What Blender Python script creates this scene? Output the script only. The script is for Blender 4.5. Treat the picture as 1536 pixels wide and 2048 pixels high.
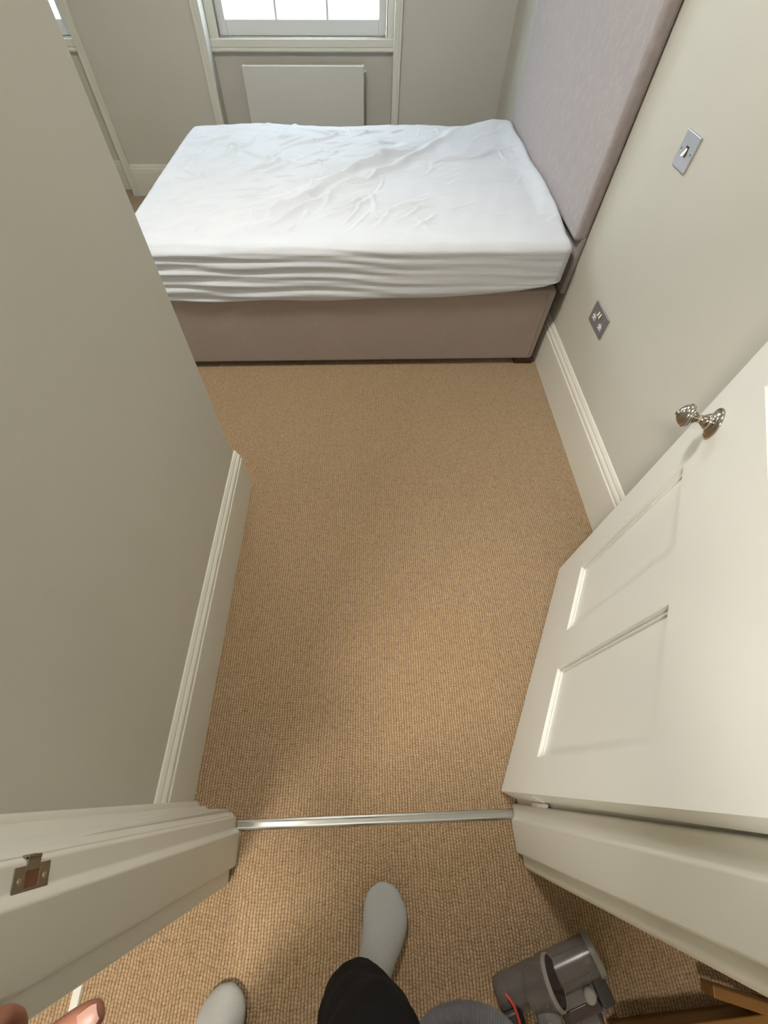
import bpy, bmesh, math, random
import numpy as np
from mathutils import Vector, Matrix, Euler
random.seed(7); rng = np.random.default_rng(7)
for o in list(bpy.data.objects): bpy.data.objects.remove(o)
S = bpy.context.scene; C = S.collection
PI = math.pi

# ------------------------------------------------------------------ camera
cam = bpy.data.cameras.new('camera'); co = bpy.data.objects.new('camera', cam); C.objects.link(co)
cam.sensor_fit = 'AUTO'; cam.sensor_width = 36.0
cam.lens = 848.14 / 2048 * 36.0
cam.shift_x = 34.6 / 2048; cam.shift_y = -28.4 / 2048
cam.clip_start = 0.03; cam.clip_end = 200
_p, _r, _y = 0.9788, 0.0033, 0.0038
fw = Vector((math.sin(_y)*math.cos(_p), math.cos(_y)*math.cos(_p), -math.sin(_p)))
rt = Vector((math.cos(_y), -math.sin(_y), 0)); up = rt.cross(fw)
rt2 = rt*math.cos(_r) + up*math.sin(_r); up2 = up*math.cos(_r) - rt*math.sin(_r)
m = Matrix.Identity(4)
for i in range(3):
    m[i][0] = rt2[i]; m[i][1] = up2[i]; m[i][2] = -fw[i]; m[i][3] = (0, 0, 1.531)[i]
co.matrix_world = m
S.camera = co

# ------------------------------------------------------------------ light and exposure
S.view_settings.view_transform = 'Standard'; S.view_settings.look = 'None'
S.view_settings.gamma = 1.0; S.view_settings.use_curve_mapping = False
S.view_settings.exposure = 0.0
SKY = 14.0
w = bpy.data.worlds.new('sky'); S.world = w; w.use_nodes = True
bg = w.node_tree.nodes['Background']; bg.inputs[0].default_value = (0.75, 0.885, 1.0, 1); bg.inputs[1].default_value = SKY
sun = bpy.data.lights.new('sun', 'SUN'); sun.energy = 9.0; sun.angle = math.radians(1.0); sun.color = (1, .95, .88)
so = bpy.data.objects.new('sun', sun); C.objects.link(so)
so.rotation_euler = Vector((0.25, 0.75, -0.9)).to_track_quat('-Z', 'Y').to_euler()
HALL_W = 75.0; ROOM_W = 46.0
def portal(name, x0, x1, z0, z1, y):
    l = bpy.data.lights.new(name, 'AREA'); l.shape = 'RECTANGLE'; l.size = x1-x0; l.size_y = z1-z0
    l.cycles.is_portal = True
    o = bpy.data.objects.new(name, l); C.objects.link(o); o.location = ((x0+x1)/2, y, (z0+z1)/2)
    o.rotation_euler = (-PI/2, 0, 0)
portal('window_portal', -1.0, .15, .9, 2.45, 4.34); portal('window_portal', -3.12, -1.96, .9, 2.45, 4.34)

# ------------------------------------------------------------------ material helpers
class NT:
    def __init__(s, name):
        s.m = bpy.data.materials.new(name); s.m.use_nodes = True; s.t = s.m.node_tree; s.b = s.t.nodes['Principled BSDF']
    def n(s, kind, **kw):
        x = s.t.nodes.new(kind)
        for k, v in kw.items(): setattr(x, k, v)
        return x
    def l(s, a, b): s.t.links.new(a, b)
    def math(s, op, a, b=None, c=None):
        x = s.n('ShaderNodeMath', operation=op)
        for i, v in enumerate((a, b, c)):
            if v is None: continue
            if isinstance(v, (int, float)): x.inputs[i].default_value = v
            else: s.l(v, x.inputs[i])
        return x.outputs[0]
    def noise(s, scale, detail=2, vec=None, rough=.5):
        x = s.n('ShaderNodeTexNoise'); x.inputs['Scale'].default_value = scale; x.inputs['Detail'].default_value = detail
        x.inputs['Roughness'].default_value = rough
        if vec is None: vec = s.coord()
        s.l(vec, x.inputs['Vector']); return x.outputs['Fac']
    def coord(s):
        if not hasattr(s, '_c'): s._c = s.n('ShaderNodeTexCoord')
        return s._c.outputs['Object']
    def xyz(s):
        x = s.n('ShaderNodeSeparateXYZ'); s.l(s.coord(), x.inputs[0]); return x.outputs
    def mix(s, f, a, b):
        x = s.n('ShaderNodeMix', data_type='RGBA')
        if isinstance(f, (int, float)): x.inputs[0].default_value = f
        else: s.l(f, x.inputs[0])
        for i, v in ((6, a), (7, b)):
            if isinstance(v, tuple): x.inputs[i].default_value = v + (1,) if len(v) == 3 else v
            else: s.l(v, x.inputs[i])
        return x.outputs[2]
    def ramp(s, f, a, b):
        x = s.n('ShaderNodeMapRange'); x.interpolation_type = 'SMOOTHSTEP'; s.l(f, x.inputs[0])
        x.inputs[1].default_value = a; x.inputs[2].default_value = b; return x.outputs[0]
    def bump(s, h, strength, dist):
        x = s.n('ShaderNodeBump'); x.inputs['Strength'].default_value = strength; x.inputs['Distance'].default_value = dist
        s.l(h, x.inputs['Height']); s.l(x.outputs[0], s.b.inputs['Normal'])
    def base(s, v):
        if isinstance(v, tuple): s.b.inputs['Base Color'].default_value = v + (1,)
        else: s.l(v, s.b.inputs['Base Color'])
    def set(s, **kw):
        for k, v in kw.items(): s.b.inputs[k.replace('_', ' ')].default_value = v
        return s

def mat_paint(name, col, rough, var=.03, bump=.15):
    t = NT(name); f = t.noise(3.0, 3)
    t.base(t.mix(f, tuple(c*(1-var) for c in col), tuple(min(1, c*(1+var)) for c in col)))
    t.bump(t.noise(220, 3), bump, .0006); t.set(Roughness=rough); return t.m
def mat_simple(name, col, rough, metal=0, var=.06, scale=30):
    t = NT(name); f = t.noise(scale, 3)
    t.base(t.mix(f, tuple(c*(1-var) for c in col), tuple(min(1, c*(1+var)) for c in col)))
    t.set(Roughness=rough, Metallic=metal); return t.m

M = {}
M['wall'] = mat_paint('cream wall paint', (.56, .545, .485), .75)
M['trim'] = mat_paint('cream satin woodwork paint', (.68, .67, .60), .38, .02, .1)
M['white'] = mat_paint('white satin paint', (.76, .76, .71), .35, .02, .1)
M['ceil'] = mat_paint('white ceiling paint', (.80, .79, .76), .85)
M['sash'] = mat_paint('white sash gloss paint', (.74, .76, .77), .3, .02, .05)
M['radiator'] = mat_paint('grey white radiator enamel', (.62, .61, .57), .4, .01, .03)

def mat_carpet():
    t = NT('beige loop pile carpet'); X = t.xyz()
    wob = t.math('MULTIPLY', t.math('SUBTRACT', t.noise(16, 4), .5), 1.15)
    u = t.math('ADD', t.math('DIVIDE', X[0], .0082), wob)
    cell = t.math('FLOOR', u)
    wn = t.n('ShaderNodeTexWhiteNoise', noise_dimensions='1D'); t.l(cell, wn.inputs['W'])
    wob2 = t.math('MULTIPLY', t.math('SUBTRACT', t.noise(30, 3), .5), 1.6)
    v = t.math('ADD', t.math('ADD', t.math('DIVIDE', X[1], .0074), wob2), t.math('MULTIPLY', wn.outputs['Value'], 7.0))
    hx = t.math('ABSOLUTE', t.math('SINE', t.math('MULTIPLY', u, PI)))
    hy = t.math('ABSOLUTE', t.math('SINE', t.math('MULTIPLY', v, PI)))
    h = t.math('MULTIPLY', t.math('POWER', hx, .8), t.math('ADD', t.math('MULTIPLY', hy, .62), .38))
    hr = t.noise(85, 2)
    h = t.math('MULTIPLY', h, t.math('ADD', t.math('MULTIPLY', t.ramp(hr, .32, .52), .42), .58))
    c2 = t.n('ShaderNodeCombineXYZ'); t.l(cell, c2.inputs[0]); t.l(t.math('FLOOR', v), c2.inputs[1])
    w2 = t.n('ShaderNodeTexWhiteNoise', noise_dimensions='2D'); t.l(c2.outputs[0], w2.inputs['Vector'])
    fib = t.noise(900, 2)
    yarn = t.mix(w2.outputs['Value'], (.315, .205, .105), (.42, .29, .165))
    yarn = t.mix(t.math('MULTIPLY', fib, .35), yarn, (.50, .37, .23))
    big = t.noise(2.2, 2)
    yarn = t.mix(t.math('MULTIPLY', big, .25), yarn, (.36, .225, .11))
    t.base(t.mix(t.ramp(h, .06, .55), (.145, .085, .040), yarn))
    t.bump(t.math('ADD', h, t.math('MULTIPLY', fib, .2)), .75, .004); t.set(Roughness=.95)
    t.b.inputs['Sheen Weight'].default_value = .25
    return t.m
M['carpet'] = mat_carpet()

def mat_velvet(name, col, fleck, amt):
    t = NT(name)
    mp = t.n('ShaderNodeMapping'); mp.inputs['Scale'].default_value = (1, 1, .75); t.l(t.coord(), mp.inputs[0])
    f = t.ramp(t.noise(46, 4, mp.outputs[0], .55),   .42, .80); g = t.noise(9, 3)
    a = t.mix(t.math('MULTIPLY', f, amt), col, fleck)
    t.base(t.mix(t.math('MULTIPLY', g, .3), a, tuple(c*.85 for c in col)))
    t.bump(t.noise(700, 2), .2, .0006); t.set(Roughness=.85); t.b.inputs['Sheen Weight'].default_value = .35
    return t.m
M['velvet'] = mat_velvet('mauve grey velvet', (.325, .280, .278), (.44, .395, .398), .55)
M['velvet_base'] = mat_velvet('taupe velvet', (.325, .262, .235), (.375, .31, .28), .4)

def mat_sheet():
    t = NT('white seersucker cotton'); X = t.xyz()
    a = t.math('SINE', t.math('ADD', t.math('MULTIPLY', t.math('ADD', X[1], X[2]), 900), t.math('MULTIPLY', t.noise(18, 2), 9)))
    b = t.noise(55, 4)
    t.base(t.mix(t.noise(6, 2), (.605, .64, .70), (.675, .705, .765)))
    t.bump(t.math('ADD', t.math('MULTIPLY', a, .12), t.math('MULTIPLY', b, 1.0)), .45, .003); t.set(Roughness=.9)
    return t.m
M['sheet'] = mat_sheet()
M['steel'] = mat_simple('brushed steel', (.62, .61, .63), .28, 1, .08, 60)
M['nickel'] = mat_simple('polished nickel', (.47, .43, .38), .14, 1, .03)
M['old_metal'] = mat_simple('worn dull metal', (.27, .24, .20), .42, 1, .2, 80)
M['hole'] = mat_simple('bare brown timber', (.16, .07, .025), .8, 0, .4, 120)
M['dark_plastic'] = mat_simple('dark plastic', (.02, .017, .019), .3)
M['white_plastic'] = mat_simple('white plastic', (.75, .75, .72), .35)
M['strip'] = mat_simple('pale grey strip', (.55, .54, .50), .5)
M['ivory'] = mat_simple('ivory plastic', (.85, .82, .68), .3)
M['alu'] = mat_simple('satin aluminium', (.52, .52, .50), .3, 1, .05, 60)
M['dark_wood'] = mat_simple('dark stained wood', (.05, .018, .010), .4)
M['sock'] = None
def mat_sock():
    t = NT('grey marl knit'); f = t.noise(420, 3)
    t.base(t.mix(t.math('MULTIPLY', t.noise(25, 3), .6), t.mix(f, (.26, .26, .25), (.38, .38, .37)), (.27, .27, .26)))
    t.bump(f, .35, .0015); t.set(Roughness=.95); return t.m
M['sock'] = mat_sock()
def mat_cloth(name, col):
    t = NT(name); f = t.noise(300, 3)
    t.base(t.mix(f, col, tuple(c*2.2+.002 for c in col))); t.bump(t.noise(60, 4), .3, .004); t.set(Roughness=.95); t.b.inputs['Specular IOR Level'].default_value = .12; return t.m
M['trouser'] = mat_cloth('black cotton', (.0048, .0045, .005))
M['sweater'] = mat_cloth('charcoal jersey', (.03, .03, .033))
def mat_skin():
    t = NT('skin'); f = t.noise(60, 4)
    t.base(t.mix(f, (.23, .085, .052), (.33, .145, .095))); t.bump(t.noise(200, 3), .25, .001); t.set(Roughness=.5)
    t.b.inputs['Subsurface Weight'].default_value = .08; t.b.inputs['Subsurface Radius'].default_value = (.01, .004, .002)
    return t.m
M['skin'] = mat_skin(); M['nail'] = mat_simple('finger nail', (.36, .20, .16), .45); M['hair'] = mat_simple('brown hair', (.03, .018, .01), .6, 0, .3, 200)
M['eye'] = mat_simple('eye white', (.7, .7, .68), .2); M['iris'] = mat_simple('iris brown', (.03, .015, .01), .2); M['lip'] = mat_simple('lips', (.42, .16, .13), .5)
def mat_wood():
    t = NT('orange brown varnished timber')
    mp = t.n('ShaderNodeMapping'); mp.inputs['Scale'].default_value = (3, 40, 40); t.l(t.coord(), mp.inputs[0])
    t.base(t.mix(t.noise(2, 5, mp.outputs[0]), (.125, .052, .008), (.19, .085, .015))); t.set(Roughness=.4); return t.m
M['wood'] = mat_wood()
def mat_smoke():
    t = NT('dusty smoked clear plastic'); f = t.noise(22, 4)
    t.base(t.mix(f, (.095, .082, .078), (.16, .14, .13))); t.set(Roughness=.25, Alpha=.72); return t.m
M['smoke'] = mat_smoke()
M['rim_plastic'] = mat_simple('pale grey plastic', (.20, .19, .178), .35, 0, .2, 30)
M['neck'] = mat_simple('glossy graphite plastic', (.15, .145, .155), .2, 0, .15, 30)
M['plum'] = mat_simple('glossy dark plum plastic', (.035, .018, .022), .18, 0, .2, 30)
M['tab'] = mat_simple('dull yellow plastic', (.38, .30, .16), .4)
M['grey_plastic'] = mat_simple('dusty grey plastic', (.11, .10, .097), .35, 0, .2, 30)
M['maroon_plastic'] = mat_simple('dark plum plastic', (.045, .026, .028), .25, 0, .2, 30)
M['red_plastic'] = mat_simple('red plastic', (.50, .03, .02), .35)
M['hose'] = mat_simple('silver grey hose plastic', (.235, .23, .245), .3, .3, .1, 30)
M['hose_groove'] = mat_simple('dark hose groove', (.05, .05, .055), .5)
def mat_glass():
    m_ = bpy.data.materials.new('window glass'); m_.use_nodes = True; nt = m_.node_tree
    nt.nodes.clear(); o = nt.nodes.new('ShaderNodeOutputMaterial'); mx = nt.nodes.new('ShaderNodeMixShader')
    tr = nt.nodes.new('ShaderNodeBsdfTransparent'); gl = nt.nodes.new('ShaderNodeBsdfGlossy'); gl.inputs['Roughness'].default_value = .02
    tr.inputs[0].default_value = (.95, .97, .97, 1)
    mx.inputs[0].default_value = .06; nt.links.new(tr.outputs[0], mx.inputs[1]); nt.links.new(gl.outputs[0], mx.inputs[2]); nt.links.new(mx.outputs[0], o.inputs[0]); return m_
M['glass'] = mat_glass()
def mat_lamp(name, s):
    t = NT(name); t.base((.9, .9, .9)); t.b.inputs['Emission Color'].default_value = (1, .86, .68, 1); t.b.inputs['Emission Strength'].default_value = s; return t.m
M['lamp'] = mat_lamp('lit opal diffuser', 4)
def mat_brick():
    t = NT('pale london brick'); b = t.n('ShaderNodeTexBrick'); mp = t.n('ShaderNodeMapping'); mp.inputs['Rotation'].default_value = (PI/2, 0, 0)
    t.l(t.coord(), mp.inputs[0]); t.l(mp.outputs[0], b.inputs['Vector'])
    b.inputs['Color1'].default_value = (.50, .36, .24, 1); b.inputs['Color2'].default_value = (.42, .28, .18, 1); b.inputs['Mortar'].default_value = (.5, .48, .43, 1)
    b.inputs['Scale'].default_value = 4.5; t.base(b.outputs[0]); t.set(Roughness=.9); return t.m
M['brick'] = mat_brick()
M['stucco'] = mat_paint('white stucco', (.82, .80, .76), .9)
M['dark_pane'] = mat_simple('dark reflective pane', (.10, .12, .14), .08)
M['asphalt'] = mat_simple('grey asphalt', (.12, .12, .12), .9, 0, .2, 4)

# ------------------------------------------------------------------ object helpers
ORG = {}
def origin(o): return ORG.get(o.name, Vector((0, 0, 0))) if o else Vector((0, 0, 0))
def add_mesh(name, verts, faces, mat, parent=None, loc=None, smooth=False, mats=None):
    org = origin(parent) if parent else Vector(loc or (0, 0, 0))
    me = bpy.data.meshes.new(name)
    me.from_pydata([tuple(Vector(v)-org) for v in verts], [], faces); me.update()
    for mm in (mats or [mat]): me.materials.append(mm)
    bm = bmesh.new(); bm.from_mesh(me); bmesh.ops.recalc_face_normals(bm, faces=bm.faces); bm.to_mesh(me); bm.free()
    if smooth:
        for p in me.polygons: p.use_smooth = True
    o = bpy.data.objects.new(name, me); C.objects.link(o)
    if parent: o.parent = parent
    else: o.location = org
    ORG[o.name] = org
    return o
def empty(name, loc):
    o = bpy.data.objects.new(name, None); C.objects.link(o); o.location = loc; o.empty_display_size = .05; ORG[o.name] = Vector(loc); return o
def tag(o, label=None, cat=None, group=None, kind=None):
    for k, v in (('label', label), ('category', cat), ('group', group), ('kind', kind)):
        if v: o[k] = v
    return o
LEANJ = .0105
class G:
    """collects shapes (world coordinates) that become one mesh"""
    def __init__(s): s.v = []; s.f = []
    def add(s, v, f):
        n = len(s.v); s.v += [tuple(x) for x in v]; s.f += [tuple(i+n for i in q) for q in f]; return s
    def box(s, x0, x1, y0, y1, z0, z1):
        v = [(x, y, z) for x in (x0, x1) for y in (y0, y1) for z in (z0, z1)]
        return s.add(v, [(0, 1, 3, 2), (4, 6, 7, 5), (0, 4, 5, 1), (2, 3, 7, 6), (0, 2, 6, 4), (1, 5, 7, 3)])
    def obox(s, c, ax, ay, az, hx, hy, hz):
        c, ax, ay, az = map(Vector, (c, ax, ay, az))
        v = [c+ax*i*hx+ay*j*hy+az*k*hz for i in (-1, 1) for j in (-1, 1) for k in (-1, 1)]
        return s.add(v, [(0, 1, 3, 2), (4, 6, 7, 5), (0, 4, 5, 1), (2, 3, 7, 6), (0, 2, 6, 4), (1, 5, 7, 3)])
    def prism(s, poly, a, b, fn):
        """poly: list of 2D points; fn(p, t) -> 3D"""
        n = len(poly); v = [fn(p, a) for p in poly] + [fn(p, b) for p in poly]
        f = [(i, (i+1) % n, n+(i+1) % n, n+i) for i in range(n)] + [tuple(range(n))[::-1], tuple(range(n, 2*n))]
        return s.add(v, f)
    def vprism(s, poly, z0, z1, lean=0): return s.prism(poly, z0, z1, lambda p, t: (p[0], p[1]+lean*t, t))
    def lathe(s, prof, c, d, n=32):
        """prof: (radius, height along d)"""
        d = Vector(d).normalized(); c = Vector(c); a = d.orthogonal().normalized(); b = d.cross(a)
        v = []; f = []
        for r, h in prof:
            for i in range(n):
                t = 2*PI*i/n; v.append(c+d*h+(a*math.cos(t)+b*math.sin(t))*r)
        for k in range(len(prof)-1):
            for i in range(n):
                j = (i+1) % n; f.append((k*n+i, k*n+j, (k+1)*n+j, (k+1)*n+i))
        if prof[0][0] > 1e-5: f.append(tuple(range(n))[::-1])
        if prof[-1][0] > 1e-5: f.append(tuple((len(prof)-1)*n+i for i in range(n)))
        return s.add(v, f)
    def rings(s, rs, cap=True):
        n = len(rs[0]); v = [p for r in rs for p in r]; f = []
        for k in range(len(rs)-1):
            for i in range(n):
                j = (i+1) % n; f.append((k*n+i, k*n+j, (k+1)*n+j, (k+1)*n+i))
        if cap: f += [tuple(range(n))[::-1], tuple((len(rs)-1)*n+i for i in range(n))]
        return s.add(v, f)
    def tube(s, path, rad, n=16, cap=True):
        path = [Vector(p) for p in path]; rs = []; up_ = Vector((0, 0, 1))
        for i, p in enumerate(path):
            d = (path[min(i+1, len(path)-1)]-path[max(i-1, 0)]).normalized()
            a = d.cross(up_); a = a.normalized() if a.length > 1e-4 else Vector((1, 0, 0)); b = d.cross(a)
            r = rad[i] if isinstance(rad, (list, tuple)) else rad
            rs.append([p+(a*math.cos(2*PI*k/n)+b*math.sin(2*PI*k/n))*r for k in range(n)])
        return s.rings(rs, cap)
    def build(s, name, mat, parent=None, loc=None, smooth=False, bevel=0, seg=2, angle=None):
        o = add_mesh(name, s.v, s.f, mat, parent, loc, smooth)
        if bevel:
            b = o.modifiers.new('bevel', 'BEVEL'); b.width = bevel; b.segments = seg; b.limit_method = 'ANGLE'; b.angle_limit = math.radians(40)
        if smooth or bevel:
            for p in o.data.polygons: p.use_smooth = True
            e = o.modifiers.new('n', 'WEIGHTED_NORMAL') if bevel else None
            try: o.data.set_sharp_from_angle(angle=math.radians(angle or 45))
            except Exception: pass
        return o
def struct(o, label=None): o['kind'] = 'structure'; return o
def bez(pts, n):
    """Catmull-Rom through pts"""
    P = [Vector(p) for p in pts]; P = [P[0]*2-P[1]] + P + [P[-1]*2-P[-2]]; out = []
    for i in range(1, len(P)-2):
        for k in range(n):
            t = k/n; a, b, c, d = P[i-1:i+3]
            out.append(.5*((2*b)+(c-a)*t+(2*a-5*b+4*c-d)*t*t+(3*b-a-3*c+d)*t**3))
    out.append(P[-2]); return out

# ------------------------------------------------------------------ room shell
XR, XP, YC, YB, CEIL = .959, -.526, 1.10, 4.08, 2.85
YO = 4.36          # outer face of the window wall
W1 = (-1.054, .187); W2 = (-3.171, -1.930); WTOP = 2.55
struct(G().box(-3.7, 1.9, -2.4, 4.4, -.12, 0).build('floor', M['carpet']))
struct(G().box(-3.7, 1.9, -2.4, 4.4, CEIL, CEIL+.12).build('ceiling', M['ceil']))
struct(G().box(XR, XR+.15, -.06, YB+.05, 0, CEIL).build('wall_right', M['wall']))
g = G().box(-3.5, W2[0], YB, YO, 0, CEIL).box(W2[1], W1[0], YB, YO, 0, CEIL).box(W1[1], XR+.15, YB, YO, 0, CEIL)
for a, b in (W1, W2): g.box(a, b, YB, YO, WTOP, CEIL)
struct(g.build('wall_back', M['wall']))
struct(G().box(-3.65, -3.5, YC-.1, YO, 0, CEIL).build('wall_left', M['wall']))
struct(G().box(-3.65, XP, -.055, YC-.02, 0, CEIL).build('wall_partition', M['wall'], bevel=.004))
# the wall that holds the doorway
g = G().box(-1.45, -.40, -.205, -.062, 0, CEIL).box(.47, 1.75, -.185, -.055, 0, CEIL).box(-.40, .47, -.195, -.06, 2.10, CEIL)
struct(g.build('wall_front', M['wall']))
g = G().box(-1.6, -1.45, -2.3, -.1, 0, CEIL); struct(g.build('wall_hall_left', M['wall']))
g = G().box(1.75, 1.9, -2.3, -.06, 0, CEIL); struct(g.build('wall_hall_right', M['wall']))
g = G().box(-1.6, 1.9, -2.4, -2.25, 0, CEIL); struct(g.build('wall_hall_rear', M['wall']))

# skirting: (offset from the wall, height)
def skirt_prof(t, h):
    return [(0, 0), (t, 0), (t, h-.052), (t-.001, h-.048), (t-.005, h-.046), (t-.005, h-.040), (t-.003, h-.038), (t-.004, h-.030), (t-.009, h-.022),
            (t-.011, h-.020), (t-.011, h-.014), (t-.013, h-.010), (.0035, h-.002), (0, h)]
SP = skirt_prof(.021, .235)
struct(G().prism(SP, -.05, YB, lambda p, t: (XR-p[0], t, p[1])).build('baseboard_right', M['trim']))
g = G().prism(SP, -.05, YC, lambda p, t: (XP+p[0], t, p[1])).prism(SP, -2.5, XP+.0005, lambda p, t: (t, YC-.02+p[0], p[1]))
struct(g.build('baseboard_partition', M['trim']))
SB = skirt_prof(.021, .212)
g = G()
for a, b in ((-3.5, W2[0]-.058), (W2[1]+.0, W1[0]-.0), (W1[1]+.0, XR-.021)): g.prism(SB, a, b, lambda p, t: (t, YB-p[0], p[1]))
for a, b in (W1, W2): g.prism(skirt_prof(.018, .20), a, b, lambda p, t: (t, 4.20-p[0], p[1]))
struct(g.build('baseboard_back', M['trim']))
struct(G().prism(SP, YC, YB, lambda p, t: (-3.5+p[0], t, p[1])).build('baseboard_left', M['trim']))

# ------------------------------------------------------------------ windows
def make_window(name, x0, x1):
    root = empty(name, ((x0+x1)/2, 4.2, 0)); struct(root)
    AP = 4.20
    G().box(x0, x1, AP, YO, 0, .836).build('apron_panel', M['wall'], root)
    # moulded architrave round the recess
    for sx, xe, nm in ((-1, x0, 'architrave'), (1, x1, 'architrave')):
        prof = [(0, 0), (0, -.018), (.004, -.020), (.034, -.016), (.038, -.024), (.050, -.026), (.057, -.020), (.058, 0)]
        if sx > 0: prof = [(0, 0), (0, -.020), (.030, -.020), (.034, -.026), (.046, -.026), (.050, -.018), (.050, 0)]
        G().prism(prof, 0, WTOP, lambda p, t: (xe+sx*p[0], YB+p[1], t)).build('architrave', M['trim'], root)
    G().prism([(0, 0), (0, -.020), (.034, -.018), (.05, -.026), (.058, 0)], x0-.058, x1+.05, lambda p, t: (t, YB+p[1], WTOP+p[0])).build('architrave', M['trim'], root)
    # window board: fascia with a nosing roll
    prof = [(4.1995, .884), (4.172, .884), (4.168, .880), (4.168, .846), (4.172, .842), (4.164, .840), (4.158, .834), (4.158, .826), (4.164, .820), (4.1995, .816)]
    G().prism(prof, x0, x1, lambda p, t: (t, p[0], p[1])).build('window_sill', M['trim'], root)
    # lining: casing boards and pulley stiles
    fx0, fx1 = x0+.060, x1-.042
    for a, b in ((x0, fx0), (fx1, x1)):
        G().box(a, b, 4.185, YO, .836, WTOP).build('sash_casing', M['trim'], root, bevel=.003)
    G().box(fx0, fx1, 4.185, YO, WTOP-.05, WTOP).build('sash_casing', M['trim'], root)
    # dark weather strips beside the sash
    for a, b in ((fx0, fx0+.006), (fx1-.006, fx1)):
        G().box(a, b, 4.190, 4.232, .884, WTOP-.05).build('weather_strip', M['old_metal'], root)
    # metal cill strip
    G().box(fx0, fx1, 4.180, 4.30, .836, .8885).build('sash_track', M['alu'], root, bevel=.002)
    sx0, sx1 = fx0+.008, fx1-.008; z0, z1 = .889, WTOP-.052; zm = 1.68
    def sash(a, b, y, nm):
        s = G().box(sx0+.046, sx1-.05, y+.0005, y+.04, a, a+.075).build(nm, M['sash'], root, bevel=.003)
        G().box(sx0+.046, sx1-.05, y+.0005, y+.04, b-.04, b).build('sash_rail', M['sash'], s, bevel=.003)
        for p, q in ((sx0, sx0+.046), (sx1-.050, sx1)): G().box(p, q, y, y+.04, a, b).build('sash_stile', M['sash'], s, bevel=.003)
        gx0, gx1 = sx0+.046, sx1-.05
        for k in (1, 2):
            x = gx0+(gx1-gx0)*k/3; G().box(x-.007, x+.007, y+.004, y+.036, a+.07, b-.04).build('glazing_bar', M['sash'], s)
        h = (a+b)/2+.02; G().box(gx0, gx1, y+.006, y+.034, h-.008, h+.008).build('glazing_bar', M['sash'], s)
        for k in range(3):
            p = gx0+(gx1-gx0)*k/3; q = gx0+(gx1-gx0)*(k+1)/3
            G().box(p, q, y+.018, y+.022, a+.074, h).build('pane', M['glass'], s); G().box(p, q, y+.018, y+.022, h, b-.038).build('pane', M['glass'], s)
    sash(z0, zm, 4.222, 'lower_sash'); sash(zm-.04, z1, 4.27, 'upper_sash')
    return root
make_window('window_1', *W1); make_window('window_2', *W2)

# ------------------------------------------------------------------ doorway trim
def poly_trim(name, poly, z1, mat, parent=None, z0=0, lean=0): return G().vprism(poly, z0, z1, lean).build(name, mat, parent, bevel=.0025)
t1 = struct(poly_trim('trim_1', [(-.41, -.078), (-.381, -.078), (-.3745, -.081), (-.369, -.106), (-.361, -.1115), (-.357, -.115), (-.3565, -.186), (-.360, -.190), (-.372, -.194), (-.41, -.20)], 2.09, M['trim'], lean=LEANJ))
G().vprism([(-.526, -.105), (-.526, -.050), (-.505, -.046), (-.497, -.043), (-.490, -.047), (-.487, -.055), (-.474, -.056), (-.468, -.054), (-.462, -.060), (-.452, -.067), (-.446, -.0675), (-.440, -.066),
            (-.387, -.0715), (-.381, -.0765), (-.384, -.105), (-.52, -.105)], 0, 2.16, LEANJ).build('architrave', M['trim'], t1, bevel=.0012)
poly_trim('architrave', [(-.372, -.19), (-.371, -.224), (-.374, -.228), (-.43, -.232), (-.44, -.24), (-.47, -.24), (-.48, -.20), (-.42, -.19)], 2.16, M['trim'], t1, lean=LEANJ)
t2 = struct(poly_trim('trim_2', [(.475, -.052), (.435, -.050), (.4295, -.053), (.427, -.083), (.4215, -.085), (.4195, -.088), (.420, -.157), (.4225, -.162), (.433, -.1655), (.475, -.18)], 2.09, M['trim']))
poly_trim('architrave', [(.434, -.165), (.4355, -.188), (.440, -.194), (.447, -.1985), (.52, -.205), (.53, -.215), (.56, -.215), (.57, -.175), (.475, -.16)], 2.16, M['trim'], t2)
G().vprism([(.444, -.055), (.444, -.036), (.52, -.032), (.53, -.022), (.555, -.022), (.562, -.055)], 0, 2.16).build('architrave', M['trim'], t2, bevel=.0012)
t3 = struct(G().box(-.39, .45, -.19, -.06, 2.06, 2.10).box(-.39, .45, -.185, -.11, 2.045, 2.065).box(-.5, .57, -.24, -.19, 2.07, 2.18).box(-.5, .57, -.065, -.03, 2.09, 2.18).build('trim_3', M['trim'], bevel=.003))
# latch keeper on the left lining
ax = Vector((-.0055, .025, 0)).normalized(); nrm = Vector((.025, .0055, 0)).normalized()   # across the rebate face (to the room), out of it
k = Vector((-.3714, -.0970+LEANJ*.905, .905)); kz = Vector((0, 0, 1))
kp = G()
for za, zb in ((-.031, -.012), (.012, .031)): kp.obox(k+kz*(za+zb)/2, ax, kz, nrm, .0125, (zb-za)/2, .0016)
for q in (-.0098, .0098): kp.obox(k+ax*q, ax, kz, nrm, .0027, .012, .0016)
kp.obox(k+ax*.0165+nrm*.0001, ax, kz, nrm, .0048, .0115, .0016)
kp.obox(k+ax*.0222-nrm*.0098, (ax*.30-nrm).normalized(), kz, (ax+nrm*.30).normalized(), .0125, .0115, .0015)
kp = kp.build('latch_keeper', M['old_metal'], t1, bevel=.0006); kp['label'] = 'worn metal latch keeper plate let into the frame'
G().obox(k-nrm*.0004, ax, kz, nrm, .0071, .012, .0012).build('keeper_hole', M['hole'], kp)
for dz in (-.0215, .0215): G().lathe([(.0035, 0), (.003, .0006), (0, .0008)], k+kz*dz+nrm*.0016, nrm, 12).build('screw', M['nickel'], kp, smooth=True)

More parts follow.
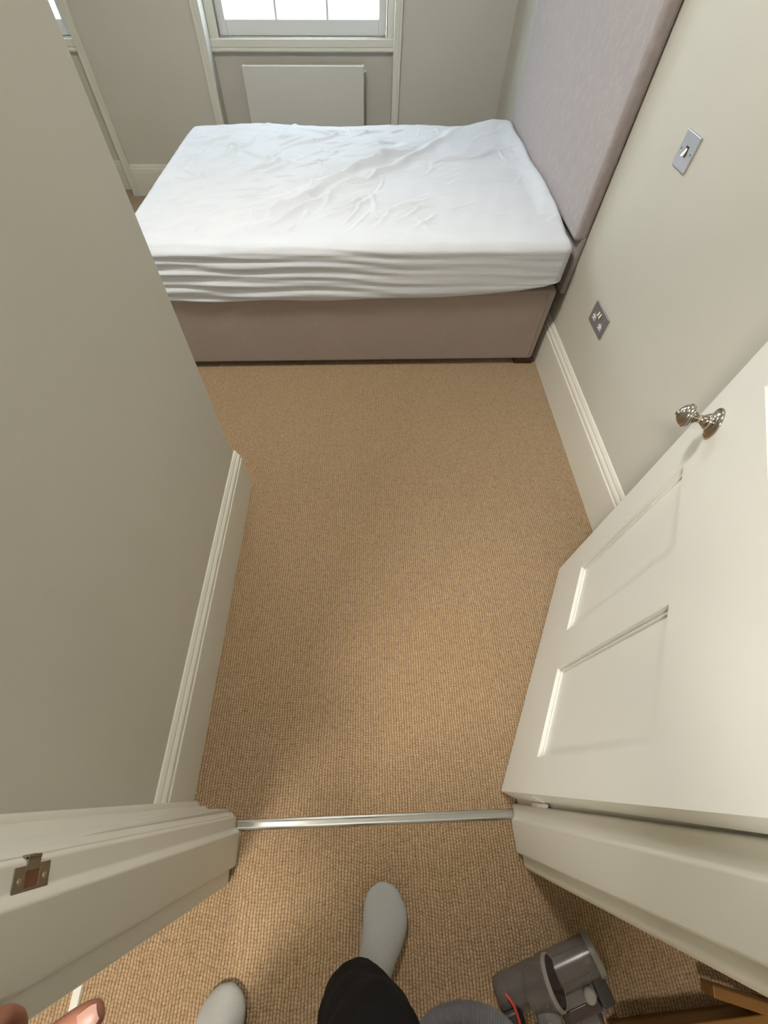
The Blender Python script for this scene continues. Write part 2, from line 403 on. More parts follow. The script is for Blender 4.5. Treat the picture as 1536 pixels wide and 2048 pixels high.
# threshold bars
p0, p1 = Vector((-.367, -.100, 0)), Vector((.4255, -.075, 0)); d = (p1-p0).normalized(); nn = Vector((-d.y, d.x, 0))
L = (p1-p0).length
tb = G().prism([(-.0125, .0005), (-.0115, .004), (-.0075, .0068), (-.0045, .0055), (.0045, .0055), (.0075, .0068), (.0115, .004), (.0125, .0005)], 0, L, lambda q, t: p0+d*t+nn*q[0]+Vector((0, 0, q[1]))).build('threshold_bar', M['alu'], loc=tuple(p0))
tag(tb, 'bright metal threshold bar crossing the carpet in the doorway', 'threshold bar')
tb2 = G().prism([(-.011, .0005), (-.009, .005), (.009, .005), (.011, .0005)], -.72, -.24, lambda q, t: (-.703+q[0]-.02*(t+.4), t, q[1])).build('threshold_bar', M['strip'], loc=(-.71, -.48, 0))
tag(tb2, 'pale narrow carpet strip on the hall floor beside the hand', 'threshold bar')

# ------------------------------------------------------------------ door
HN = Vector((.401, -.020, 0)); DD = Vector((.443, .896, 0)).normalized(); DN = Vector((-DD.y, DD.x, 0))
LEAN = .010
def dpt(u, z, n=0.0): return HN + DD*(u-LEAN*z) + DN*n + Vector((0, 0, z+LEAN*u))
DZ0, DZ1, DW, DT = .004, 2.03, .7925, .040
door = empty('door_1', tuple(HN)); struct(door)
us = [0, .085, .325, .444, .670, DW]; zs = [DZ0, .262, .793, 1.022, 1.90, DZ1]
g = G()
def dbox(g, u0, u1, z0, z1, n0, n1):
    v = [dpt(u, z, n) for u in (u0, u1) for n in (n0, n1) for z in (z0, z1)]
    return g.add(v, [(0, 1, 3, 2), (4, 6, 7, 5), (0, 4, 5, 1), (2, 3, 7, 6), (0, 2, 6, 4), (1, 5, 7, 3)])
for a, b, nm in ((us[0], us[1], 'stile'), (us[4], us[5], 'stile')):
    dbox(G(), a, b, DZ0, DZ1, -DT, 0).build('door_stile', M['white'], door)
for a, b in ((zs[0], zs[1]), (zs[2], zs[3]), (zs[4], zs[5])):
    dbox(G(), us[1], us[4], a, b, -DT, 0).build('door_rail', M['white'], door)
for a, b in ((zs[1], zs[2]), (zs[3], zs[4])):
    dbox(G(), us[2], us[3], a, b, -DT, 0).build('door_muntin', M['white'], door)
    for c, d_ in ((us[1], us[2]), (us[3], us[4])):
        p = dbox(G(), c, d_, a, b, -.028, -.0135).build('door_panel', M['white'], door)
        g = G()   # slim bead round the panel
        for u0, u1, z0, z1 in ((c, d_, a, a+.007), (c, d_, b-.007, b), (c, c+.007, a, b), (d_-.007, d_, a, b)): dbox(g, u0, u1, z0, z1, -.0136, -.009)
        g.build('panel_bead', M['white'], p)
# knob with stepped rosette
def knob(c, n, nm):
    r = G().lathe([(0, 0), (.0315, 0), (.0325, .0015), (.0315, .004), (.029, .005), (.027, .0045), (.025, .007), (.0205, .0095), (.0165, .0105), (.0155, .0125), (.0165, .0145), (.0155, .0165), (.0135, .0175)], c, n, 40).build('rosette', M['nickel'], door, smooth=True, angle=60)
    kn = G().lathe([(.0135, .0175), (.013, .020), (.0098, .024), (.0085, .029), (.0088, .033), (.0115, .036), (.0125, .038), (.0115, .0395), (.016, .041), (.021, .0445), (.0228, .048), (.0222, .0488), (.0236, .0500), (.0250, .0515), (.0250, .0532), (.0236, .0548), (.0224, .0552),
                    (.0222, .0572), (.0202, .0605), (.0188, .0609), (.0180, .0630), (.0155, .0648), (.0125, .0665), (.0120, .0675), (.0075, .0692), (.0062, .0695), (.0058, .0715), (.004, .0732), (0, .0738)], c, n, 40).build('door_knob', M['nickel'], door, smooth=True, angle=60)
    kn['label'] = 'polished nickel beehive door knob'
knob(dpt(.708, .893, 0), DN, 'a'); knob(dpt(.708, .893, -DT), -DN, 'b')
for zc in (.22, 1.78):
    g = G(); c = dpt(-.006, zc, -DT-.004); g.lathe([(0, -.052), (.003, -.052), (.006, -.048), (.006, .048), (.003, .052), (0, .052)], c, (0, 0, 1), 12)
    for a, b in ((-.002, .0005),): dbox(g, a, b, zc-.046, zc+.046, -DT+.002, -.008)
    g.build('hinge', M['white'], door, smooth=True)

# ------------------------------------------------------------------ bed
bed = empty('bed', (-.05, 2.65, 0)); tag(bed, 'upholstered taupe velvet bed base on dark feet against the right wall', 'bed')
def by(x): return 1.906+.020*x
g = G(); ZB0, ZB1 = .032, .418
g.add([(x, y, z) for z in (ZB0, ZB1) for x, y in ((-1.06, by(-1.06)), (.905, by(.905)), (.893, 3.40), (-1.06, 3.40))], [(0, 3, 2, 1), (4, 5, 6, 7), (0, 1, 5, 4), (1, 2, 6, 5), (2, 3, 7, 6), (3, 0, 4, 7)])
base = g.build('bed_base', M['velvet_base'], bed, bevel=.014, seg=4)
# stitched edge panel on the front face, near the head end, and seam
G().tube([(.872, by(.872)-.0012, ZB0+.012), (.871, by(.871)-.0016, .2), (.868, by(.868)-.0012, ZB1-.012)], .0035, 8).build('seam', M['velvet_base'], base, smooth=True)
G().tube([(-1.05, by(-1.05)-.001, ZB1-.018), (.86, by(.86)-.001, ZB1-.018)], .002, 8).build('seam', M['velvet_base'], base, smooth=True)
for fx, fy in ((.865, 1.965), (-1.0, 1.93), (.865, 3.35), (-1.0, 3.35)):
    G().box(fx-.048, fx+.048, fy-.04, fy+.04, 0, .034).build('bed_foot', M['dark_wood'], bed, bevel=.003)
# headboard: thick padded upper board over a thin lower skirt
hb = empty('headboard', (.958, 2.68, .386)); tag(hb, 'tall padded mauve velvet headboard fixed to the right wall behind the mattress', 'headboard')
G().box(.902, XR-.0015, 1.946, 3.41, .622, 1.50).build('padded_panel', M['velvet'], hb, bevel=.020, seg=5)
G().box(.931, XR-.0015, 1.946, 3.41, .386, .64).build('headboard_skirt', M['velvet'], hb, bevel=.010, seg=3)

# mattress in its fitted sheet
mt = empty('mattress', (-.1, 2.66, .42)); tag(mt, 'mattress in a crinkled white fitted sheet lying on the velvet bed base', 'mattress')
def rounded_box(cx, cy, cz, a, b, c, r, nx, ny, nz):
    pts = {}; V = []; F = []
    def vid(i, j, k):
        key = (i, j, k)
        if key not in pts: pts[key] = len(V); V.append((-a+2*a*i/nx, -b+2*b*j/ny, -c+2*c*k/nz))
        return pts[key]
    for i in range(nx):
        for j in range(ny):
            for k in (0, nz): F.append((vid(i, j, k), vid(i+1, j, k), vid(i+1, j+1, k), vid(i, j+1, k)))
    for i in range(nx):
        for k in range(nz):
            for j in (0, ny): F.append((vid(i, j, k), vid(i+1, j, k), vid(i+1, j, k+1), vid(i, j, k+1)))
    for j in range(ny):
        for k in range(nz):
            for i in (0, nx): F.append((vid(i, j, k), vid(i, j+1, k), vid(i, j+1, k+1), vid(i, j, k+1)))
    V = np.array(V); h = np.array([a, b, c]); inner = np.clip(V, -(h-r), h-r); dlt = V-inner
    ln = np.linalg.norm(dlt, axis=1, keepdims=True); N = dlt/np.maximum(ln, 1e-9); V2 = inner+N*r
    return V2+np.array([cx, cy, cz]), N, F
MZ1 = .636; mz0 = .384; cz = (MZ1+mz0)/2
V, N, F = rounded_box(-.0965, 2.66, cz, .997, .765, (MZ1-mz0)/2, .040, 320, 240, 44)
X, Y, Z = V[:, 0].copy(), V[:, 1].copy(), V[:, 2].copy()
top = np.clip((N[:, 2]-.2)/.6, 0, 1); front = np.clip((-N[:, 1]-.2)/.6, 0, 1)
segs = [(-0.64,2.12,0.16,2.93),(-0.90,2.06,-0.42,2.37),(-0.42,2.37,0.20,3.00),(-0.52,2.04,-0.08,2.52),(-0.08,2.52,0.51,3.25),(-0.90,2.78,-0.63,3.20),(-0.77,2.52,-0.36,2.85),(-1.00,2.99,-0.80,3.31),(-0.97,2.52,-0.68,2.78),(-0.49,3.00,-0.10,3.31),(-0.40,3.33,-0.09,3.20),(-0.03,2.78,0.28,3.00),(-0.21,2.14,0.07,2.40),(0.32,2.78,0.80,3.00),(-0.94,2.24,-0.76,2.37),(-0.99,2.14,-0.79,2.29),(-0.49,2.19,-0.23,2.43),(0.84,3.32,0.86,2.53),(0.86,2.53,0.86,2.00),(-0.75,3.00,-0.38,2.78),(-0.66,2.68,-0.47,2.85),(0.11,2.24,0.29,2.38),(-0.98,2.68,-0.88,3.07)]
wid = [.045, .03, .04, .03, .035] + [.016]*18
amp = [.027, .018, .024, .020, .023] + [.0125]*18
wid[17] = wid[18] = .022; amp[17] = amp[18] = .003
for _ in range(150):       # small crinkles
    x = rng.uniform(-1.05, .85); y = rng.uniform(2.0, 3.4); a_ = rng.normal(.75, .55); l_ = rng.uniform(.06, .22)
    segs.append((x, y, x+l_*math.cos(a_), y+l_*math.sin(a_))); wid.append(rng.uniform(.007, .014)); amp.append(rng.uniform(.005, .0105) if x < .25 else rng.uniform(.0015, .004))
H = np.zeros(len(V))
wobx = .012*np.sin(Y*23+X*9)+.008*np.sin(X*31-Y*17)
for (x0, y0, x1, y1), wd, am in zip(segs, wid, amp):
    dx, dy = x1-x0, y1-y0; LL = math.hypot(dx, dy); t = ((X-x0)*dx+(Y-y0)*dy)/LL**2
    dd = ((X-x0)*-dy+(Y-y0)*dx)/LL + wobx*min(1, LL*1.5) + .05*LL*np.sin(t*3.1)
    tp = np.clip(1-np.abs(t-.5)*2, -.3, 1); tp = np.clip((tp+.3)/1.0, 0, 1)**.8
    H += am*tp*(np.exp(-(dd/wd)**2) - .45*np.exp(-((dd-wd*1.6)/wd)**2))
H += .003*np.sin(X*4+1)*np.sin(Y*5) + .0012*np.sin(X*37+Y*29)*np.sin(X*19-Y*43)
V[:, 2] += top*H
lip = np.clip((X-.80)/.09, 0, 1)**1.5*np.clip((Y-2.02)/.25, 0, 1)*np.clip((3.43-Y)/.1, 0, 1)
V[:, 2] += np.clip((Z-.56)/.03, 0, 1)*lip*.034*(1+.12*np.sin(Y*13))
# raised corner by the headboard and rear edge
V[:, 2] += top*(.030*np.exp(-((X-.78)/.12)**2-((Y-3.40)/.10)**2) + .006*np.sin(X*7)*np.clip((Y-3.25)/.15, 0, 1))
# front drape: horizontal gathers, stronger to the foot end
foot = np.clip((.55-X)/1.3, .12, 1)
fr = (.0042*np.sin(Z*150+4*np.sin(X*2.1)+1.2*np.sin(X*9)) + .0028*np.sin(Z*87-X*5+2*np.sin(X*3)) + .0014*np.sin(Z*260+X*7))*foot
V[:, 1] += front*fr
band = np.exp(-((Z-.612)/.013)**2); V[:, 1] -= front*band*.0035
# hem line: lifted towards the headboard, sagging at the foot, soft scallops
low = np.clip((.47-Z)/.085, 0, 1)
lift = np.interp(X, [-1.1, -.3, .3, .55, .72, .82, .9], [-.004, -.006, .003, .018, .036, .058, .095])+.004*np.sin(X*11)*np.clip((.6-X), 0, 1)
V[:, 2] += low*lift*np.clip(front+(Y < 2.1)*1.0, 0, 1)*np.clip((2.25-Y)/.3, 0, 1)
V[:, 1] += np.clip(-(Y-1.95)/.06, 0, 1)*.020*(X)*0 
V[:, 1] += np.clip((2.2-Y)/.3, 0, 1)*(-.012+.018*X)
V[:, 2] += np.clip((.45-Z)/.06, 0, 1)*np.clip((Y-2.2)/.2, 0, 1)*.036
bot = (N[:, 2] < -.55) & (Y > 1.93)
V[:, 2] = np.where(bot, np.maximum(V[:, 2], .4195), V[:, 2])
sheet = add_mesh('fitted_sheet', V.tolist(), F, M['sheet'], mt, smooth=True)

# ------------------------------------------------------------------ radiator
rad = empty('radiator', (-.433, 4.12, .17)); tag(rad, 'flat white radiator on the panel below the right hand window', 'radiator')
G().box(-.853, -.0135, 4.078, 4.092, .17, .770).build('front_panel', M['radiator'], rad, bevel=.004)
g = G()
for i in range(34):
    x = -.84+i*.0246; g.box(x, x+.0015, 4.094, 4.138, .20, .752)
o = g.build('fins', M['radiator'], rad); o['kind'] = 'stuff'
G().box(-.853, -.0135, 4.138, 4.146, .17, .765).build('back_panel', M['radiator'], rad, bevel=.003)
for x0 in (-.853, -.0255): G().box(x0, x0+.012, 4.088, 4.142, .17, .768).build('side_panel', M['radiator'], rad, bevel=.002)
G().lathe([(.009, 0), (.010, .012), (.007, .016), (0, .017)], (-.0135, 4.115, .735), (1, 0, 0), 12).build('bleed_valve', M['radiator'], rad, smooth=True)
for x in (-.80, -.07): G().tube([(x, 4.115, .0), (x, 4.115, .19)], .0075, 10).build('pipe', M['white'], rad, smooth=True)
for x in (-.70, -.16): G().box(x-.02, x+.02, 4.14, 4.201, .25, .70).build('wall_bracket', M['radiator'], rad)

# ------------------------------------------------------------------ switch and socket on the right wall
sw = empty('light_switch', (XR, 1.560, 1.060)); tag(sw, 'square brushed steel light switch on the right wall beside the headboard', 'light switch')
G().box(XR-.006, XR, 1.560-.043, 1.560+.043, 1.060-.043, 1.060+.043).build('face_plate', M['steel'], sw, bevel=.0015)
G().box(XR-.0075, XR-.005, 1.560-.007, 1.560+.007, 1.060-.013, 1.060+.013).build('switch_surround', M['dark_plastic'], sw)
v = [(XR-.007, 1.560+s*.0052, 1.060+.0115) for s in (-1, 1)] + [(XR-.0085, 1.560+s*.0052, 1.060+.0005) for s in (-1, 1)] + [(XR-.0145, 1.560+s*.0052, 1.060-.0105) for s in (-1, 1)] + [(XR-.006, 1.560+s*.0052, 1.060-.0115) for s in (-1, 1)]
add_mesh('rocker', v, [(0, 1, 3, 2), (2, 3, 5, 4), (4, 5, 7, 6), (6, 7, 1, 0), (0, 2, 4, 6), (1, 7, 5, 3)], M['ivory'], sw)
for s in (-1, 1): G().lathe([(.0036, 0), (.003, .0008), (0, .001)], (XR-.0058, 1.560+s*.030, 1.060), (-1, 0, 0), 14).build('screw', M['old_metal'], sw, smooth=True)
sk = empty('power_socket', (XR, 1.577, .496)); tag(sk, 'double steel power socket low on the right wall beside the bed', 'power socket')
sy, sz = 1.577, .496
G().box(XR-.006, XR, sy-.073, sy+.073, sz-.043, sz+.043).build('face_plate', mat_simple('dark brushed steel', (.34, .33, .36), .36, .6, .08, 60), sk, bevel=.0018)
for s in (-1, 1):
    yc = sy+s*.036
    o_ = G()
    o_.prism([(-.016, -.014), (.016, -.014), (.017, -.004), (.012, .004), (.005, .006), (.005, .015), (-.005, .015), (-.005, .006), (-.012, .004), (-.017, -.004)], XR-.0068, XR-.005, lambda p, t: (t, yc+p[0], sz-.006+p[1]))
    o_ = o_.build('outlet', M['white_plastic'], sk)
    for py, pz, hy, hz in ((0, .006, .0022, .004), (-.011, -.012, .0035, .002), (.011, -.012, .0035, .002)):
        G().box(XR-.0072, XR-.006, yc+py-hy, yc+py+hy, sz+pz-hz, sz+pz+hz).build('pin_hole', M['dark_plastic'], o_)
    yr = sy+s*.0085
    r_ = G().box(XR-.0072, XR-.005, yr-.0062, yr+.0062, sz+.010, sz+.030).build('switch_surround', M['dark_plastic'], sk)
    G().obox((XR-.0085, yr, sz+.020), (1, 0, -.25), (0, 1, 0), (.25, 0, 1), .0018, .0042, .0085).build('rocker', M['ivory'], r_)

# ------------------------------------------------------------------ vacuum cleaner head and hose in the hall
vac = empty('vacuum_cleaner', (.42, -.38, 0)); tag(vac, 'dusty grey vacuum cleaner with clear brush head and ribbed hose on hall carpet', 'vacuum cleaner')
A = Vector((.310, -.421, .046)); B = Vector((.540, -.335, .098)); ad = (B-A).normalized(); aw = Vector((ad.y, -ad.x, 0)).normalized(); zz = aw.cross(ad); zz = zz if zz.z > 0 else -zz
LL = (B-A).length
G().lathe([(0, 0), (.024, .0), (.034, .006), (.037, .018), (.0375, .110), (.0355, .112), (.0355, .117), (.0385, .119), (.0385, LL)], A, ad, 40).build('brush_housing', M['smoke'], vac, smooth=True, angle=35)
G().lathe([(.0385, -.010), (.041, -.009), (.041, .004), (.0385, .006), (.034, .005), (.033, -.003)], B, ad, 40).build('end_ring', M['rim_plastic'], vac, smooth=True, angle=35)
G().lathe([(.0335, -.002), (.031, -.010), (.025, -.013), (.010, -.014), (.009, -.008), (0, -.007)], B, ad, 40).build('end_cap', M['dark_plastic'], vac, smooth=True, angle=35)
G().tube([A+ad*.03, A+ad*(LL-.03)], .024, 20).build('brush_bar', M['maroon_plastic'], vac, smooth=True, angle=35)
# rear body behind the housing
G().obox(A+ad*.185+aw*.045-zz*.012, ad, aw, zz, .058, .016, .026).build('rear_body', M['grey_plastic'], vac, bevel=.006)
G().obox(A+ad*.232+aw*.052-zz*.010, ad, aw, zz, .016, .028, .030).build('side_block', M['dark_plastic'], vac, bevel=.006)
G().obox(A+ad*.170+aw*.072-zz*.014, ad, aw, zz, .045, .012, .024).build('rear_flap', M['maroon_plastic'], vac, bevel=.004)
G().lathe([(0, -.010), (.011, -.010), (.014, -.006), (.014, .006), (.011, .010), (0, .010)], A+ad*.200+aw*.048+zz*.022, zz, 20).build('release_button', M['rim_plastic'], vac, smooth=True, angle=35)
G().lathe([(0, -.008), (.010, -.008), (.012, -.005), (.012, .005), (.010, .008), (0, .008)], A+ad*.218+aw*.092-zz*.030, ad, 20).build('castor', M['grey_plastic'], vac, smooth=True)
# turbine drum above and behind
DC = Vector((.420, -.373, .130)); dx = Vector((.80, .30, .50)).normalized()
G().lathe([(0, -.060), (.030, -.060), (.040, -.055), (.043, -.045), (.045, -.008), (.048, -.004), (.048, .0), (.045, .002)], DC, dx, 40).build('turbine_drum', M['smoke'], vac, smooth=True, angle=35)
G().lathe([(0, -.052), (.030, -.050), (.036, -.035), (.034, -.01), (0, -.008)], DC, dx, 32).build('turbine', M['grey_plastic'], vac, smooth=True, angle=35)
G().lathe([(.047, -.001), (.047, .006), (.044, .009), (.041, .006)], DC, dx, 40).build('drum_rim', M['rim_plastic'], vac, smooth=True, angle=35)
G().lathe([(.042, .008), (.036, .0045), (.020, .006), (0, .009)], DC, dx, 40).build('drum_cap', M['plum'], vac, smooth=True)
# neck and elbow that takes the hose
nk = bez([DC-dx*.030+Vector((.012, -.015, -.01)), DC-dx*.02+Vector((.0, -.045, .0)), DC-dx*.02+Vector((-.004, -.075, .005)), DC-dx*.02+Vector((-.015, -.12, .0))], 6)
G().tube(nk, [.028, .029, .030, .030, .030, .030, .029, .028, .027, .027, .027, .027, .027, .027, .029, .029, .029, .029, .029], 20).build('neck', M['neck'], vac, smooth=True)
G().lathe([(.032, -.006), (.034, -.004), (.034, .004), (.032, .006)], DC-dx*.02+Vector((-.002, -.068, .004)), (-.05, -1, .1), 28).build('neck_collar', M['neck'], vac, smooth=True, angle=35)
G().obox(DC+Vector((-.032, -.062, .022)), (1, .3, 0), (-.3, 1, 0), zz, .011, .006, .004).build('release_tab', M['tab'], vac, bevel=.002)
G().obox(A+ad*.020+aw*.040+zz*.018, ad, aw, zz, .024, .030, .028).build('hose_mount', M['dark_plastic'], vac, bevel=.012, seg=3)
rd = bez([(.318, -.398, .102), (.330, -.412, .110), (.340, -.438, .106), (.345, -.47, .09)], 6); G().tube(rd, .0028, 8).build('red_trim', M['red_plastic'], vac, smooth=True)
# small rear wheel
WC = Vector((.525, -.447, .034))
G().lathe([(0, -.028), (.028, -.028), (.033, -.022), (.033, .010), (.028, .016), (.012, .016), (.010, .012), (0, .012)], WC, Vector((.9, .3, .1)), 28).build('wheel', M['grey_plastic'], vac, smooth=True, angle=35)
G().lathe([(.026, .014), (.026, .020), (.020, .022), (.018, .016)], WC, Vector((.9, .3, .1)), 28).build('wheel_rim', M['dark_plastic'], vac, smooth=True, angle=35)
# ribbed hose arching from the head to the left
path = bez([(.335, -.50, .085), (.315, -.462, .098), (.278, -.438, .104), (.235, -.428, .104), (.192, -.430, .10), (.155, -.446, .092), (.12, -.475, .08), (.07, -.53, .06), (.0, -.62, .035), (-.06, -.78, .028)], 34)
rr = [.0205+.0022*math.cos(i*2*PI/4) for i in range(len(path))]
G().tube(path, rr, 18).build('hose', M['hose'], vac, smooth=True)

# ------------------------------------------------------------------ timber frame on the hall floor
wf = empty('wooden_frame', (.85, -.42, 0)); tag(wf, 'orange brown varnished wooden frame of joined rails on the hall floor', 'frame')
def rail(p, q, wd, z0, z1, nm='rail'):
    p, q = Vector(p), Vector(q); d_ = (q-p).normalized(); n_ = Vector((-d_.y, d_.x, 0)); c_ = (p+q)/2
    return G().obox(c_+Vector((0, 0, (z0+z1)/2)), d_, n_, (0, 0, 1), (q-p).length/2, wd/2, (z1-z0)/2).build(nm, M['wood'], wf, bevel=.003)
rail((.794, -.396, 0), (1.10, -.474, 0), .022, .052, .10)
rail((.572, -.476, 0), (.95, -.446, 0), .036, .045, .094)
rail((.572, -.476, 0), (.95, -.446, 0), .018, .0, .046, 'runner')
rail((.95, -.436, 0), (1.10, -.474, 0), .018, .0, .053, 'runner')

# ------------------------------------------------------------------ the person whose feet and hand are in view
ORGP = Vector((-.12, -.5, 0))
def skin_obj(name, chains, mat, parent, sub=2, root=0):
    """chains: list of [(x,y,z,r)...]; points closer than 0.1 mm are shared"""
    V, R, E, key = [], [], [], {}
    for ch in chains:
        prev = None
        for x, y, z, r in ch:
            k_ = (round(x, 4), round(y, 4), round(z, 4))
            if k_ not in key: key[k_] = len(V); V.append(Vector((x, y, z))-ORGP); R.append(r)
            i = key[k_]
            if prev is not None and prev != i: E.append((prev, i))
            prev = i
    me = bpy.data.meshes.new(name); me.from_pydata([tuple(v) for v in V], E, []); me.materials.append(mat)
    o = bpy.data.objects.new(name, me); C.objects.link(o); ORG[o.name] = ORGP
    if parent: o.parent = parent
    else: o.location = ORGP
    md = o.modifiers.new('skin', 'SKIN'); md.use_smooth_shade = True
    for i, r in enumerate(R):
        sv = me.skin_vertices[0].data[i]; sv.radius = (r, r); sv.use_root = (i == root)
    s_ = o.modifiers.new('sub', 'SUBSURF'); s_.levels = sub; s_.render_levels = sub
    return o
RA = (0.0, -.405, .09); LA = (-.315, -.575, .09)
body_ch = [
    [(-.12, -.56, .95, .115), (-.12, -.575, 1.10, .115), (-.12, -.57, 1.25, .13), (-.12, -.555, 1.37, .11), (-.12, -.535, 1.46, .052), (-.11, -.50, 1.53, .052), (-.105, -.47, 1.585, .082), (-.105, -.462, 1.66, .100), (-.105, -.472, 1.725, .088)],
    [(-.12, -.56, .95, .115), (-.045, -.53, .88, .085), (.008, -.39, .52, .052), (-.008, -.395, .32, .040), (-.002, -.410, .16, .026), (0, -.405, .07, .024), (.012, -.36, .040, .018), (.042, -.27, .026, .014)],
    [(-.12, -.56, .95, .115), (-.20, -.565, .88, .085), (-.285, -.53, .52, .052), (-.305, -.57, .32, .040), (-.315, -.595, .16, .026), (-.316, -.59, .07, .024), (-.319, -.53, .040, .018), (-.334, -.45, .026, .014)],
    [(-.12, -.555, 1.37, .11), (-.235, -.55, 1.39, .06), (-.305, -.54, 1.35, .055), (-.41, -.48, 1.14, .042), (-.375, -.365, 1.03, .034), (-.355, -.300, 1.000, .026)],
    [(-.12, -.555, 1.37, .11), (-.005, -.55, 1.39, .06), (.065, -.54, 1.35, .055), (.125, -.40, 1.17, .042), (.07, -.22, 1.36, .034), (.05, -.15, 1.44, .026), (.050, -.13, 1.475, .028), (.030, -.115, 1.505, .014), (.012, -.100, 1.530, .011), (.004, -.092, 1.548, .008)],
]
# left hand: knuckles forward, fingers curled down, thumb pointing right
hand = [[(-.355, -.300, 1.000, .026), (-.340, -.255, .994, .027), (-.334, -.226, .987, .023)],
        [(-.340, -.255, .994, .027), (-.308, -.216, .985, .0165), (-.268, -.186, .981, .0150), (-.240, -.168, .982, .0132), (-.2245, -.1605, .982, .0100)]]
for i, (fx, fy, fz, ln) in enumerate(((-.312, -.202, .983, 1.0), (-.334, -.192, .978, 1.08), (-.355, -.197, .972, 1.0), (-.372, -.208, .966, .82))):
    hand.append([(-.334, -.226, .987, .023), (fx, fy, fz, .0125), (fx+.002, fy+.014*ln, fz-.030*ln, .0105), (fx+.003, fy+.006*ln, fz-.052*ln, .0095), (fx+.003, fy-.008*ln, fz-.066*ln, .0075)])
for i in range(4):   # right hand, fingers folded round the edge of what it holds
    ln = (1, 1.08, 1, .8)[i]; hand.append([(.050, -.13, 1.475, .028), (.072, -.118, 1.530-.019*i, .0105), (.062, -.118+.030*ln, 1.538-.019*i, .0095), (.046, -.112+.040*ln, 1.540-.019*i, .0085), (.034, -.116+.036*ln, 1.540-.019*i, .007)])
person = skin_obj('person', body_ch+hand, M['skin'], None)
tag(person, 'person in black trousers and grey socks standing in the hall by the doorway', 'person')
# thumb nail
c = Vector((-.2325, -.1635, .9935))
nv = []; nf = []
td = Vector((.011, .007, .0006)).normalized(); ts = Vector((-td.y, td.x, 0)); 
for i in range(7):
    for j in range(7):
        a_ = (i/6-.5)*2; b_ = (j/6-.5)*2; wj = .0058*(1-.25*max(0, a_)**3)
        nv.append(c+td*a_*.0080+ts*b_*wj*1.15+Vector((0, 0, .0014*(1-b_*b_)-.0012*abs(a_)**3)))
for i in range(6):
    for j in range(6): nf.append((i*7+j, i*7+j+1, (i+1)*7+j+1, (i+1)*7+j))
add_mesh('thumb_nail', nv, nf, M['nail'], person, smooth=True)
# simple face and hair
hc = Vector((-.105, -.468, 1.655))
for s in (-1, 1):
    e = hc+Vector((s*.032, .077, .012)); eo = G().lathe([(0, -.011), (.008, -.008), (.011, 0), (.008, .008), (0, .011)], e, (0, 1, 0), 14).build('eye', M['eye'], person, smooth=True)
    G().lathe([(.005, .0095), (.003, .0115), (0, .012)], e, (0, 1, -.2), 12).build('iris', M['iris'], eo, smooth=True)
    ev, eN, eF = rounded_box(hc.x+s*.088, hc.y-.008, hc.z-.002, .0085, .018, .030, .008, 6, 8, 10)
    add_mesh('ear', ev.tolist(), eF, M['skin'], person, smooth=True)
G().lathe([(0, 0), (.006, .004), (.008, .016), (.010, .028), (.0135, .038), (.013, .045), (.008, .050), (0, .051)], hc+Vector((0, .076, .022)), (0, .16, -1), 20).build('nose', M['skin'], person, smooth=True)
G().tube([hc+Vector((-.024, .070, -.058)), hc+Vector((0, .080, -.055)), hc+Vector((.024, .070, -.058))], [.003, .0065, .003], 10).build('mouth', M['lip'], person, smooth=True)
hv, hN, hF = rounded_box(hc.x, hc.y-.030, hc.z+.047, .093, .096, .085, .075, 16, 16, 14)
add_mesh('hair', hv.tolist(), hF, M['hair'], person, smooth=True)
# socks
def sock(toe, heel, ank, flip):
    toe, heel = Vector(toe), Vector(heel); ax_ = (toe-heel); LL_ = ax_.length; ax_.normalize(); sd = Vector((-ax_.y, ax_.x, 0))
    st = [(-.004, .012, .024, .008, 0), (.03, .030, .050, .003, 0), (.07, .036, .072, .002, 0), (.11, .040, .078, .002, -.002), (.15, .048, .066, .002, -.004), (.18, .053, .054, .002, -.003), (.205, .052, .044, .002, .000), (.225, .043, .036, .003, .003), (.240, .030, .030, .004, .005), (.250, .014, .022, .007, .006)]
    rs = []
    for t, hw, zt, zb, of in st:
        t = t*LL_/.25; cen = heel+ax_*t+sd*of*flip; r = []
        for k_ in range(24):
            an = 2*PI*k_/24; cx_, sn = math.cos(an), math.sin(an)
            zc = (zt+zb)/2; hz = (zt-zb)/2
            px = abs(cx_)**.85*math.copysign(1, cx_)*hw*(1 if sn < 0 else 1-.18*sn); r.append(cen+sd*px*1.13+Vector((0, 0, zc+sn*hz)))
        rs.append(r)
    g_ = G().rings(rs); ank = Vector(ank)
    g_.tube(bez([heel+ax_*.062+Vector((0, 0, .045)), heel+ax_*.056+Vector((0, 0, .085)), ank+Vector((0, 0, .13))], 4), [.040, .041, .041, .041, .041, .040, .040, .040, .040], 20)
    o = g_.build('sock', M['sock'], person, smooth=True)
    rm = o.modifiers.new('remesh', 'REMESH'); rm.mode = 'VOXEL'; rm.voxel_size = .005; rm.use_smooth_shade = True
    sm = o.modifiers.new('smooth', 'SMOOTH'); sm.iterations = 8; sm.factor = .6
    return o
sock((.066, -.222, 0), (-.004, -.462, 0), (-.006, -.415, .0), 1)
sock((-.345, -.402, 0), (-.318, -.650, 0), (-.317, -.595, .0), -1)
